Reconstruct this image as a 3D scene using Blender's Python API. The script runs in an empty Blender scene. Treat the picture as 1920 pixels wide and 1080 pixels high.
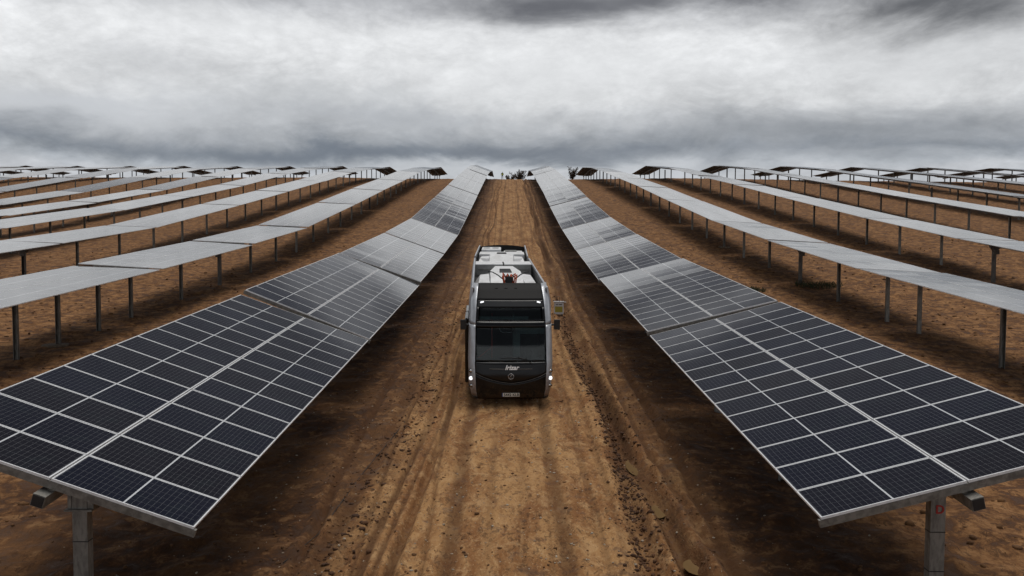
import bpy, bmesh, math, random
import numpy as np
from mathutils import Matrix, Vector
random.seed(7); rng = np.random.default_rng(7)
SC = bpy.context.scene
COL = SC.collection
ZC = 8.0                                   # height of the camera above the datum

# ------------------------------------------------------------------ camera
F = 1571.0
cam = bpy.data.cameras.new('camera'); camo = bpy.data.objects.new('camera', cam); COL.objects.link(camo)
cam.sensor_width = 36; cam.lens = 36 * F / 1920; cam.clip_start = .1; cam.clip_end = 9000
pit, rol, yaw = math.radians(-3.0), math.radians(.2), math.radians(.128)
fw = Vector((math.sin(yaw) * math.cos(pit), math.cos(yaw) * math.cos(pit), math.sin(pit)))
rt = Vector((math.cos(yaw), -math.sin(yaw), 0)); up = rt.cross(fw)
r2 = rt * math.cos(rol) + up * math.sin(rol); u2 = r2.cross(fw)
camo.matrix_world = Matrix(((r2.x, u2.x, -fw.x, 0), (r2.y, u2.y, -fw.y, 0), (r2.z, u2.z, -fw.z, ZC), (0, 0, 0, 1)))
SC.camera = camo

# ------------------------------------------------------------------ node helpers
def nn(nt, t, **k):
    n = nt.nodes.new(t)
    for a, v in k.items():
        if a.startswith('i_'):
            n.inputs[int(a[2:]) if a[2:].isdigit() else a[2:].replace('_', ' ')].default_value = v
        else: setattr(n, a, v)
    return n
def _in(nt, n, i, v):
    if isinstance(v, (int, float, tuple)): n.inputs[i].default_value = v
    else: nt.links.new(v, n.inputs[i])
def M_(nt, op, a, b=0.0, c=0.0):
    n = nt.nodes.new('ShaderNodeMath'); n.operation = op
    for i, v in enumerate((a, b, c)): _in(nt, n, i, v)
    return n.outputs[0]
def mixc(nt, f, a, b, bt='MIX'):
    n = nt.nodes.new('ShaderNodeMix'); n.data_type = 'RGBA'; n.blend_type = bt
    _in(nt, n, 0, f); _in(nt, n, 6, a); _in(nt, n, 7, b)
    return n.outputs[2]
def noise(nt, vec, sc, det=4, ro=.55, dist=0):
    n = nn(nt, 'ShaderNodeTexNoise'); n.inputs['Scale'].default_value = sc; n.inputs['Detail'].default_value = det
    n.inputs['Roughness'].default_value = ro; n.inputs['Distortion'].default_value = dist
    if vec is not None: nt.links.new(vec, n.inputs['Vector'])
    return n.outputs['Fac']
def ramp(nt, f, stops, interp='LINEAR'):
    n = nt.nodes.new('ShaderNodeValToRGB'); n.color_ramp.interpolation = interp
    el = n.color_ramp.elements
    while len(el) < len(stops): el.new(.5)
    for e, (p, c) in zip(el, stops):
        e.position = p; e.color = (c, c, c, 1) if isinstance(c, (int, float)) else (*c, 1)
    _in(nt, n, 0, f)
    return n.outputs[0]
def smooth(nt, v, a, b):
    n = nt.nodes.new('ShaderNodeMapRange'); n.interpolation_type = 'SMOOTHSTEP'
    _in(nt, n, 0, v); n.inputs[1].default_value = a; n.inputs[2].default_value = b
    return n.outputs[0]

# ------------------------------------------------------------------ world: overcast sky over a Nishita base
SUN_EL, SUN_AZ = math.radians(74), math.radians(20)
w = bpy.data.worlds.new('World'); SC.world = w; w.use_nodes = True
nt = w.node_tree; nt.nodes.clear()
tc = nn(nt, 'ShaderNodeTexCoord')
sep = nn(nt, 'ShaderNodeSeparateXYZ'); nt.links.new(tc.outputs['Generated'], sep.inputs[0])
dx, dy, dz = sep.outputs
hyp = M_(nt, 'SQRT', M_(nt, 'ADD', M_(nt, 'MULTIPLY', dx, dx), M_(nt, 'MULTIPLY', dy, dy)))
az = M_(nt, 'MULTIPLY', M_(nt, 'ARCTAN2', dx, dy), 57.2958)          # degrees, 0 = along the track
el = M_(nt, 'MULTIPLY', M_(nt, 'ARCTAN2', dz, hyp), 57.2958)
zz = M_(nt, 'ADD', M_(nt, 'MAXIMUM', dz, 0.0), .10)
comb = nn(nt, 'ShaderNodeCombineXYZ')
nt.links.new(M_(nt, 'DIVIDE', dx, zz), comb.inputs[0]); nt.links.new(M_(nt, 'DIVIDE', dy, zz), comb.inputs[1])
cv = comb.outputs[0]
n1 = noise(nt, cv, .55, 7, .56, .5)
n2 = noise(nt, cv, 1.7, 7, .6, .7)
n3 = noise(nt, cv, .28, 3, .5, .0)
comb2 = nn(nt, 'ShaderNodeCombineXYZ')
nt.links.new(M_(nt, 'MULTIPLY', az, .085), comb2.inputs[0]); nt.links.new(M_(nt, 'MULTIPLY', el, .17), comb2.inputs[1])
n4 = noise(nt, comb2.outputs[0], 1.0, 7, .58, .6)
n5 = noise(nt, comb2.outputs[0], 3.2, 6, .6, .4)
n6 = noise(nt, comb2.outputs[0], 2.2, 9, .66, .35)
wel = M_(nt, 'ADD', el, M_(nt, 'ADD', M_(nt, 'MULTIPLY', M_(nt, 'SUBTRACT', n4, .5), 3.6), M_(nt, 'MULTIPLY', M_(nt, 'SUBTRACT', n5, .5), 1.8)))
# the lowest bank of cloud, pale at its foot, and the darker deck overhead
base = ramp(nt, M_(nt, 'DIVIDE', wel, 90.0), [
    (0.0, (.60, .62, .66)), (.050, (.58, .60, .635)), (.058, (.44, .47, .51)), (.066, (.27, .295, .335)), (.076, (.38, .40, .43)), (.090, (.56, .575, .595)),
    (.106, (.76, .77, .78)), (.150, (.92, .93, .94)), (.174, (.68, .69, .71)), (.198, (.38, .385, .40)), (.224, (.14, .143, .155)), (.48, (.10, .105, .115)), (.62, (.60, .61, .63)), (1.0, (1.2, 1.22, 1.26))], 'EASE')
n7 = noise(nt, comb2.outputs[0], 5.0, 5, .6, .1)
n8 = noise(nt, comb2.outputs[0], 2.4, 5, .6, .1)
bil = M_(nt, 'ADD', M_(nt, 'ABSOLUTE', M_(nt, 'SUBTRACT', n7, .5)), M_(nt, 'ABSOLUTE', M_(nt, 'SUBTRACT', n8, .5)))
var = M_(nt, 'ADD', M_(nt, 'ADD', .40, M_(nt, 'MULTIPLY', bil, .55)), M_(nt, 'ADD', M_(nt, 'MULTIPLY', n2, .12), M_(nt, 'MULTIPLY', n6, .84)))
vm = nn(nt, 'ShaderNodeVectorMath', operation='SCALE'); nt.links.new(base, vm.inputs[0]); nt.links.new(var, vm.inputs['Scale'])
def blob(a0, e0, ra, re):      # a soft bank of cloud at an azimuth and elevation
    p = M_(nt, 'DIVIDE', M_(nt, 'SUBTRACT', M_(nt, 'ADD', az, M_(nt, 'MULTIPLY', M_(nt, 'SUBTRACT', n5, .5), 8.0)), a0), ra)
    q = M_(nt, 'DIVIDE', M_(nt, 'SUBTRACT', M_(nt, 'ADD', el, M_(nt, 'MULTIPLY', M_(nt, 'SUBTRACT', n4, .5), 5.0)), e0), re)
    d = M_(nt, 'ADD', M_(nt, 'MULTIPLY', p, p), M_(nt, 'MULTIPLY', q, q))
    return M_(nt, 'POWER', 2.718, M_(nt, 'MULTIPLY', d, -1.0))
cur = vm.outputs[0]
for a0, e0, ra, re, c, k in (
    (26.5, 13.9, 7, 2.0, (.08, .08, .085), .95), (3, 15.6, 9, 1.5, (.09, .09, .10), .9), (31, 15.6, 6, 1.6, (.07, .07, .075), .9), (14, 16.2, 10, 1.2, (.09, .09, .10), .85), (-29, 16.6, 9, 1.5, (.17, .175, .19), .6), (-14, 16.6, 9, .9, (.22, .225, .24), .6),
    (-13, 6.1, 13, .55, (.15, .175, .215), .75), (3, 6.1, 7, .6, (.17, .19, .225), .6), (-12, 9.5, 9, 1.0, (.44, .46, .48), .45),
    (-28, 8.3, 10, 1.3, (.60, .62, .65), .85), (-8, 8.2, 8, .8, (.42, .44, .47), .6), (-22, 11.2, 5, .8, (.46, .47, .49), .35), (21, 7.4, 12, 1.0, (.24, .255, .28), .6), (20, 5.6, 10, .5, (.42, .44, .47), .5),
    (3, 11.3, 10, 2.0, (.82, .83, .84), .6), (-19, 13.6, 8, 1.2, (.74, .75, .76), .45), (27, 11.2, 8, 1.6, (.74, .75, .76), .5), (2, 4.9, 15, .4, (.62, .64, .67), .7)):
    cur = mixc(nt, M_(nt, 'MULTIPLY', blob(a0, e0, ra, re), k), cur, (*c, 1))
sky = nn(nt, 'ShaderNodeTexSky', sky_type='NISHITA', sun_disc=False, sun_elevation=SUN_EL, sun_rotation=SUN_AZ)
skys = nn(nt, 'ShaderNodeVectorMath', operation='SCALE'); nt.links.new(sky.outputs[0], skys.inputs[0]); skys.inputs['Scale'].default_value = .06
fin = mixc(nt, .93, skys.outputs[0], cur)
bg = nn(nt, 'ShaderNodeBackground'); nt.links.new(fin, bg.inputs[0]); bg.inputs[1].default_value = 1.0
wo = nn(nt, 'ShaderNodeOutputWorld'); nt.links.new(bg.outputs[0], wo.inputs[0])
w.cycles.sampling_method = 'MANUAL'; w.cycles.sample_map_resolution = 1024

sun = bpy.data.lights.new('sun', 'SUN'); sun.energy = 1.5; sun.angle = math.radians(32); sun.color = (1, .95, .88)
so = bpy.data.objects.new('sun', sun); COL.objects.link(so)
sd = Vector((math.sin(SUN_AZ) * math.cos(SUN_EL), math.cos(SUN_AZ) * math.cos(SUN_EL), math.sin(SUN_EL)))
so.rotation_euler = sd.to_track_quat('Z', 'Y').to_euler()

SC.view_settings.view_transform = 'Standard'; SC.view_settings.look = 'None'
SC.view_settings.gamma = 1; SC.view_settings.exposure = 0.0; SC.view_settings.use_curve_mapping = False
SC.cycles.use_denoising = True
SC.cycles.max_bounces = 6; SC.cycles.diffuse_bounces = 3; SC.cycles.transparent_max_bounces = 8

# ------------------------------------------------------------------ materials
def mat(name, col=(.5, .5, .5), rough=.6, metal=0.0, spec=.5, emit=None, ec=None):
    m = bpy.data.materials.new(name); m.use_nodes = True
    b = m.node_tree.nodes['Principled BSDF']
    b.inputs['Base Color'].default_value = (*col, 1); b.inputs['Roughness'].default_value = rough
    b.inputs['Metallic'].default_value = metal; b.inputs['Specular IOR Level'].default_value = spec
    if emit: b.inputs['Emission Color'].default_value = (*(ec or col), 1); b.inputs['Emission Strength'].default_value = emit
    return m
def worn(name, c1, c2, sc, rough=.6, metal=0.0, bump=0.0, spec=.5, rvar=.15, stretch=(1, 1, 1)):
    m = mat(name, c1, rough, metal, spec); t = m.node_tree; b = t.nodes['Principled BSDF']
    co = nn(t, 'ShaderNodeTexCoord'); mp = nn(t, 'ShaderNodeMapping'); mp.inputs['Scale'].default_value = stretch
    t.links.new(co.outputs['Object'], mp.inputs[0])
    f = noise(t, mp.outputs[0], sc, 6, .65, .3)
    t.links.new(mixc(t, smooth(t, f, .35, .68), (*c1, 1), (*c2, 1)), b.inputs['Base Color'])
    t.links.new(M_(t, 'ADD', rough - rvar / 2, M_(t, 'MULTIPLY', f, rvar)), b.inputs['Roughness'])
    if bump:
        bp = nn(t, 'ShaderNodeBump'); bp.inputs['Strength'].default_value = bump; bp.inputs['Distance'].default_value = .01
        t.links.new(f, bp.inputs['Height']); t.links.new(bp.outputs[0], b.inputs['Normal'])
    return m
GALV = worn('galvanised_steel', (.27, .262, .24), (.15, .143, .13), 9, .55, .55, .1)
GALVD = worn('dull_steel', (.16, .15, .14), (.09, .085, .08), 7, .6, .4, .1)
ALU = worn('anodised_frame', (.86, .87, .88), (.72, .73, .74), 6, .4, .0)
BACK = worn('backsheet', (.10, .10, .105), (.07, .07, .075), 2, .7)
BLACK = worn('black_plastic', (.012, .012, .013), (.02, .019, .018), 8, .5)
RED = mat('red_paint', (.35, .02, .015), .6)
CONC = worn('concrete', (.22, .17, .12), (.12, .085, .055), 5, .9, 0, .3)

# photovoltaic glass: half cut cells drawn from the module's own UVs in metres
def pv_material():
    m = mat('solar_glass', (.01, .012, .025), .1); t = m.node_tree; b = t.nodes['Principled BSDF']
    uv = nn(t, 'ShaderNodeUVMap'); s = nn(t, 'ShaderNodeSeparateXYZ'); t.links.new(uv.outputs[0], s.inputs[0])
    u, v = s.outputs[0], s.outputs[1]
    # u runs 0..1.96 on the long side, v 0..0.98
    au = M_(t, 'SUBTRACT', M_(t, 'ABSOLUTE', M_(t, 'SUBTRACT', u, .98)), .010)      # distance from the middle seam
    cu = M_(t, 'MODULO', M_(t, 'MAXIMUM', au, 0.0), .0788); cvv = M_(t, 'MODULO', M_(t, 'SUBTRACT', v, .013), .159)
    g1 = M_(t, 'LESS_THAN', cu, .0036); g2 = M_(t, 'LESS_THAN', cvv, .0036)
    seam = M_(t, 'LESS_THAN', au, .002)
    edge = M_(t, 'GREATER_THAN', au, .961)
    ev = M_(t, 'GREATER_THAN', M_(t, 'ABSOLUTE', M_(t, 'SUBTRACT', v, .49)), .484)
    line = M_(t, 'MAXIMUM', M_(t, 'MAXIMUM', M_(t, 'MULTIPLY', g1, .21), M_(t, 'MULTIPLY', g2, .16)), M_(t, 'MAXIMUM', seam, M_(t, 'MAXIMUM', edge, ev)))
    oi = nn(t, 'ShaderNodeObjectInfo')
    cell = mixc(t, oi.outputs['Random'], (.0045, .0055, .015, 1), (.0075, .0065, .011, 1))
    co = nn(t, 'ShaderNodeTexCoord')
    dn = noise(t, co.outputs['Object'], 2.3, 5, .6)
    cell = mixc(t, M_(t, 'MULTIPLY', smooth(t, dn, .5, .8), .3), cell, (.018, .028, .030, 1))
    t.links.new(mixc(t, line, cell, (.62, .64, .66, 1)), b.inputs['Base Color'])
    t.links.new(M_(t, 'ADD', .02, M_(t, 'MULTIPLY', dn, .05)), b.inputs['Roughness'])
    b.inputs['IOR'].default_value = 1.38
    nz = noise(t, co.outputs['Object'], .9, 2, .5)
    bp = nn(t, 'ShaderNodeBump'); bp.inputs['Strength'].default_value = .02; bp.inputs['Distance'].default_value = .01
    t.links.new(nz, bp.inputs['Height']); t.links.new(bp.outputs[0], b.inputs['Normal'])
    return m
PV = pv_material()

# ------------------------------------------------------------------ object helpers
def tag(o, label=None, cat=None, group=None, kind=None):
    if label: o['label'] = label
    if cat: o['category'] = cat
    if group: o['group'] = group
    if kind: o['kind'] = kind
    return o
def link(name, me, parent=None):
    o = bpy.data.objects.new(name, me); COL.objects.link(o)
    if parent: o.parent = parent
    return o
def empty(name, loc=(0, 0, 0), rot=None):
    o = bpy.data.objects.new(name, None); o.empty_display_size = .2; COL.objects.link(o)
    o.location = loc
    if rot is not None: o.rotation_euler = rot
    return o
class MB:
    """collects boxes, tubes and faces; .mesh() makes one mesh"""
    def __init__(s): s.v = []; s.f = []; s.m = []; s.uv = {}
    def face(s, pts, mi=0, uv=None):
        n = len(s.v); s.v += [tuple(p) for p in pts]; s.f.append(tuple(range(n, n + len(pts)))); s.m.append(mi)
        if uv: s.uv[len(s.f) - 1] = uv
        return s
    def box(s, a, b, mi=0, M=None, skip=()):
        x0, y0, z0 = a; x1, y1, z1 = b
        P = [(x0, y0, z0), (x1, y0, z0), (x1, y1, z0), (x0, y1, z0), (x0, y0, z1), (x1, y0, z1), (x1, y1, z1), (x0, y1, z1)]
        if M is not None: P = [tuple(M @ Vector(p)) for p in P]
        n = len(s.v); s.v += P
        for k, q in enumerate(((0, 3, 2, 1), (4, 5, 6, 7), (0, 1, 5, 4), (1, 2, 6, 5), (2, 3, 7, 6), (3, 0, 4, 7))):
            if k in skip: continue
            s.f.append(tuple(n + i for i in q)); s.m.append(mi)
        return s
    def prism(s, prof, y0, y1, mi=0, axis='y'):
        """closed profile [(x,z)] extruded along y"""
        n = len(s.v); k = len(prof)
        for y in (y0, y1):
            for x, z in prof: s.v.append((x, y, z) if axis == 'y' else ((y, x, z) if axis == 'x' else (x, z, y)))
        for i in range(k): j = (i + 1) % k; s.f.append((n + i, n + j, n + k + j, n + k + i)); s.m.append(mi)
        s.f.append(tuple(n + i for i in range(k))[::-1]); s.m.append(mi); s.f.append(tuple(n + k + i for i in range(k))); s.m.append(mi)
        return s
    def tube(s, pts, r, seg=8, mi=0):
        pts = [Vector(p) for p in pts]; n0 = len(s.v)
        for i, p in enumerate(pts):
            d = (pts[min(i + 1, len(pts) - 1)] - pts[max(i - 1, 0)]).normalized()
            a = d.cross(Vector((0, 0, 1)) if abs(d.z) < .9 else Vector((1, 0, 0))).normalized(); b = d.cross(a)
            rr = r[i] if isinstance(r, (list, tuple)) else r
            for k in range(seg):
                t = 2 * math.pi * k / seg; s.v.append(tuple(p + (a * math.cos(t) + b * math.sin(t)) * rr))
        for i in range(len(pts) - 1):
            for k in range(seg):
                k2 = (k + 1) % seg
                s.f.append((n0 + i * seg + k, n0 + i * seg + k2, n0 + (i + 1) * seg + k2, n0 + (i + 1) * seg + k)); s.m.append(mi)
        s.f.append(tuple(n0 + k for k in range(seg))); s.m.append(mi)
        s.f.append(tuple(n0 + (len(pts) - 1) * seg + k for k in range(seg))[::-1]); s.m.append(mi)
        return s
    def mesh(s, name, mats, smoothf=False, bevel=0):
        me = bpy.data.meshes.new(name); me.from_pydata(s.v, [], s.f)
        for m in (mats if isinstance(mats, (list, tuple)) else [mats]): me.materials.append(m)
        me.polygons.foreach_set('material_index', s.m)
        if s.uv:
            ul = me.uv_layers.new(name='UVMap')
            for fi, uv in s.uv.items():
                for li, c in zip(me.polygons[fi].loop_indices, uv): ul.data[li].uv = c
        bm = bmesh.new(); bm.from_mesh(me)
        if bevel:
            bmesh.ops.remove_doubles(bm, verts=bm.verts, dist=1e-5)
            bmesh.ops.bevel(bm, geom=list(bm.edges), offset=bevel, segments=2, affect='EDGES', clamp_overlap=True)
        bmesh.ops.recalc_face_normals(bm, faces=bm.faces); bm.to_mesh(me); bm.free()
        if smoothf: me.shade_smooth()
        me.update(); return me
    def obj(s, name, mats, parent=None, smoothf=False, bevel=0, label=None):
        o = link(name, s.mesh(name, mats, smoothf, bevel), parent)
        if label: o['label'] = label
        return o

# ------------------------------------------------------------------ terrain
AXH = 2.6                                   # torque tube axis above the ground
PY = [-60, 0, 11, 25.2, 39.4, 53.6, 67.8, 89.2, 108.4, 129.6, 150.9, 172.2, 195, 400]
PZ = [-6.6, -3.95, -3.15, -2.2, -1.15, .02, 1.35, 4.25, 6.95, 9.85, 12.85, 15.35, 17.6, 17.6 + 205 * .12]
YS = np.arange(-60, 400.1, 1.0)
base_z = np.interp(YS, PY, PZ)
CX = [-200, -100, -56, -42, -30, -6, 6, 18, 30, 42, 55, 67, 79, 92, 200]
CC = [200, 198, 202, 205, 199, 197, 195, 191, 178, 169, 165, 161, 159, 157, 152]
XS = np.arange(-200, 200.1, 4.0)
def sstep(a, b, x): t = np.clip((x - a) / (b - a), 0, 1); return t * t * (3 - 2 * t)
TZ = np.zeros((len(XS), len(YS)))
for i, x in enumerate(XS):
    c = np.interp(x, CX, CC)
    sl = np.gradient(base_z, YS)
    k = np.interp(YS, [c - 4, c + 2, c + 30, c + 70], [0, 1, 2, 3])
    sl2 = np.where(YS > c - 4, np.interp(k, [0, 1, 2, 3], [.112, .004, -.015, -.06]), sl)
    z = base_z[0] + np.cumsum(np.r_[0, (sl2[1:] + sl2[:-1]) / 2])
    off = 0
    off += -2.0 * sstep(22, 66, -x) * sstep(55, 105, YS) * (1 - sstep(125, 195, YS))
    off += .95 * sstep(8, 42, x) * sstep(42, 66, YS)
    off += .35 * sstep(0, 6, x) * sstep(45, 65, YS) * (1 - sstep(8, 42, x)) * (1 - sstep(110, 150, YS))
    off += -.3 * sstep(14, 20, np.abs(x)) * (1 - sstep(28, 45, YS)) * (x > 0)
    TZ[i] = z + off
def axis_z(x, y):
    x = np.clip(np.asarray(x, float), -199, 199); y = np.clip(np.asarray(y, float), -59, 399)
    fx = (x + 200) / 4; fy = y + 60; i = fx.astype(int); j = fy.astype(int); a = fx - i; b = fy - j
    return (TZ[i, j] * (1 - a) * (1 - b) + TZ[i + 1, j] * a * (1 - b) + TZ[i, j + 1] * (1 - a) * b + TZ[i + 1, j + 1] * a * b) + ZC

# numpy value noise
PERM = rng.permutation(4096); VAL = rng.random(4096)
def vnoise(x, y):
    xi = np.floor(x).astype(int); yi = np.floor(y).astype(int); a = x - xi; b = y - yi
    a = a * a * (3 - 2 * a); b = b * b * (3 - 2 * b)
    h = lambda p, q: VAL[PERM[(PERM[p & 4095] + q) & 4095]]
    return h(xi, yi) * (1 - a) * (1 - b) + h(xi + 1, yi) * a * (1 - b) + h(xi, yi + 1) * (1 - a) * b + h(xi + 1, yi + 1) * a * b
def fbm(x, y, o=4, g=.5):
    s = 0; am = 1; t = 0
    for k in range(o): s = s + am * (vnoise(x * 2 ** k + 17.3 * k, y * 2 ** k + 9.1 * k) - .5); t += am; am *= g
    return s / t
def rut(x, c, w_, d):
    """a wheel rut: hollow with thrown up shoulders"""
    q = (x - c) / w_
    return -d * np.exp(-q * q) + d * .55 * (np.exp(-((q - 1.6) / .6) ** 2) + np.exp(-((q + 1.6) / .6) ** 2))
RUTS = [(-1.02, .16, .035, .5), (1.06, .16, .035, .9), (-1.95, .09, .07, 2.1), (-2.42, .07, .05, 2.7), (-2.15, .05, .04, 3.3), (.25, .10, .018, 4.4),
        (2.62, .24, .16, 5.2), (3.02, .20, .20, 6.6), (3.55, .10, .05, 7.1), (-3.2, .15, .04, 8.2), (2.05, .08, .03, 9.9), (-2.75, .045, .05, 13.7), (-1.6, .04, .04, 14.9), (-2.28, .035, .045, 16.2), (.8, .05, .025, 17.5), (3.9, .12, .07, 18.4), (-3.9, .10, .06, 19.9), (1.75, .04, .03, 21.1), (-.35, .08, .018, 11.3), (1.5, .06, .02, 12.1)]
PUDS = [(3.02, 17.2, .13, .30), (2.98, 19.8, .10, .4), (3.3, 14.5, .12, .2), (-7.7, 13.2, .38, .32), (-4.6, 13.0, .22, .16)]
def press(x, y):
    p = 0
    for c, w_, d, s in RUTS:
        wx = c + .30 * (vnoise(np.full_like(y, s), y * .085) - .5) * (1 if abs(c) < 1.5 else 1.9) + .05 * (vnoise(np.full_like(y, s + 50), y * .5) - .5)
        p = np.maximum(p, np.exp(-((x - wx) / (w_ * 1.0)) ** 4) * min(1, d * 18) * (.4 + 1.0 * vnoise(np.full_like(y, s + 70), y * .3)))
    for px_, py_3, rx_, ry_ in PUDS: p = np.maximum(p, 1.1 * np.exp(-(((x - px_) / rx_) ** 2 + ((y - py_3) / ry_) ** 2 + 1.2 * fbm(x * 4, y * 3, 3)) * .35))
    return np.clip(p, 0, 1)
def surf(x, y):
    """relief of the churned soil on top of the terrain"""
    ax = np.abs(x)
    track = 1 - sstep(2.0, 3.3, ax)                          # packed in the middle
    amp = .05 + .11 * (1 - track)
    z = amp * fbm(x * 1.1, y * .8, 3) * 1.5
    cl = fbm(x * 3.6, y * 2.6, 4, .62)
    z = z + (.035 + .13 * (1 - track)) * np.maximum(cl + .06, 0) ** 1.2
    z = z + (.014 + .03 * (1 - track)) * fbm(x * 13, y * 10, 3, .6)
    for c, w_, d, s in RUTS:
        wx = c + .30 * (vnoise(np.full_like(y, s), y * .085) - .5) * (1 if abs(c) < 1.5 else 1.9) + .05 * (vnoise(np.full_like(y, s + 50), y * .5) - .5)
        dd = d * (.55 + 1.15 * vnoise(np.full_like(y, s + 90), y * .2))
        z = z + rut(x, wx, w_, dd) * (.8 + .4 * vnoise(x * 5, y * 3.5))
    for px_, py_3, rx_, ry_ in PUDS:              # hollows that hold water
        q = ((x - px_) / rx_) ** 2 + ((y - py_3) / ry_) ** 2 + .9 * fbm(x * 4 + 3, y * 3, 3)
        k = np.exp(-np.maximum(q, 0) ** 1.3 * .6); z = z * (1 - .85 * k) - .17 * k
    # treads across the bigger ruts
    for c, w_ in ((2.62, .3), (-1.95, .12), (2.95, .25)):
        z = z + .012 * np.sin((y + .5 * np.abs(x - c)) * 26) * np.exp(-((x - c) / w_) ** 2) * (vnoise(x, y * .4) > .4)
    return z
def ground_z(x, y, relief=True):
    x = np.asarray(x, float); y = np.asarray(y, float)
    return axis_z(x, y) - AXH + (surf(x, y) if relief else 0)

def grid_mesh(name, xs, ys, zf):
    X, Y = np.meshgrid(xs, ys); Z = zf(X, Y); nx, ny = len(xs), len(ys)
    me = bpy.data.meshes.new(name)
    me.vertices.add(nx * ny); me.vertices.foreach_set('co', np.stack([X, Y, Z], -1).astype(np.float32).ravel())
    a = (np.arange(ny - 1)[:, None] * nx + np.arange(nx - 1)[None, :]).ravel()
    q = np.stack([a, a + 1, a + nx + 1, a + nx], -1).astype(np.int32).ravel()
    nf = len(a); me.loops.add(nf * 4); me.loops.foreach_set('vertex_index', q)
    me.polygons.add(nf); me.polygons.foreach_set('loop_start', np.arange(nf, dtype=np.int32) * 4)
    me.update(calc_edges=True); me.shade_smooth(); return me
xs = [0.0]
while xs[-1] < 190: xs.append(xs[-1] + (.055 if xs[-1] < 4.2 else min(.055 + (xs[-1] - 4.2) * .018, 1.2)))
xs += [200, 230, 300, 420, 700, 1200, 2500]
xs = np.array(sorted({-a for a in xs} | set(xs)))
ys = [-60, -45, -30, -20, -12, -6, -2, 2, 5]
while ys[-1] < 11: ys.append(ys[-1] + .12)
while ys[-1] < 235: ys.append(ys[-1] + min(.04 * (ys[-1] / 13) ** 1.35, .8))
ys += [240, 250, 262, 275, 290, 320, 360, 420, 520, 700, 1000, 1600, 2600, 5000]
ys = np.array(ys, float)
def full_z(X, Y):
    z = ground_z(X, Y)
    far = sstep(200, 420, np.abs(X)); z = z * (1 - far) + (ZC - 6) * far * 1.0
    z = z - sstep(300, 420, Y) * (z - (ZC - 8))
    return z
gme = grid_mesh('ground', xs, ys, full_z)
_X, _Y = np.meshgrid(xs, ys); _a = gme.attributes.new('press', 'FLOAT', 'POINT'); _a.data.foreach_set('value', press(_X, _Y).astype(np.float32).ravel())

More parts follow.
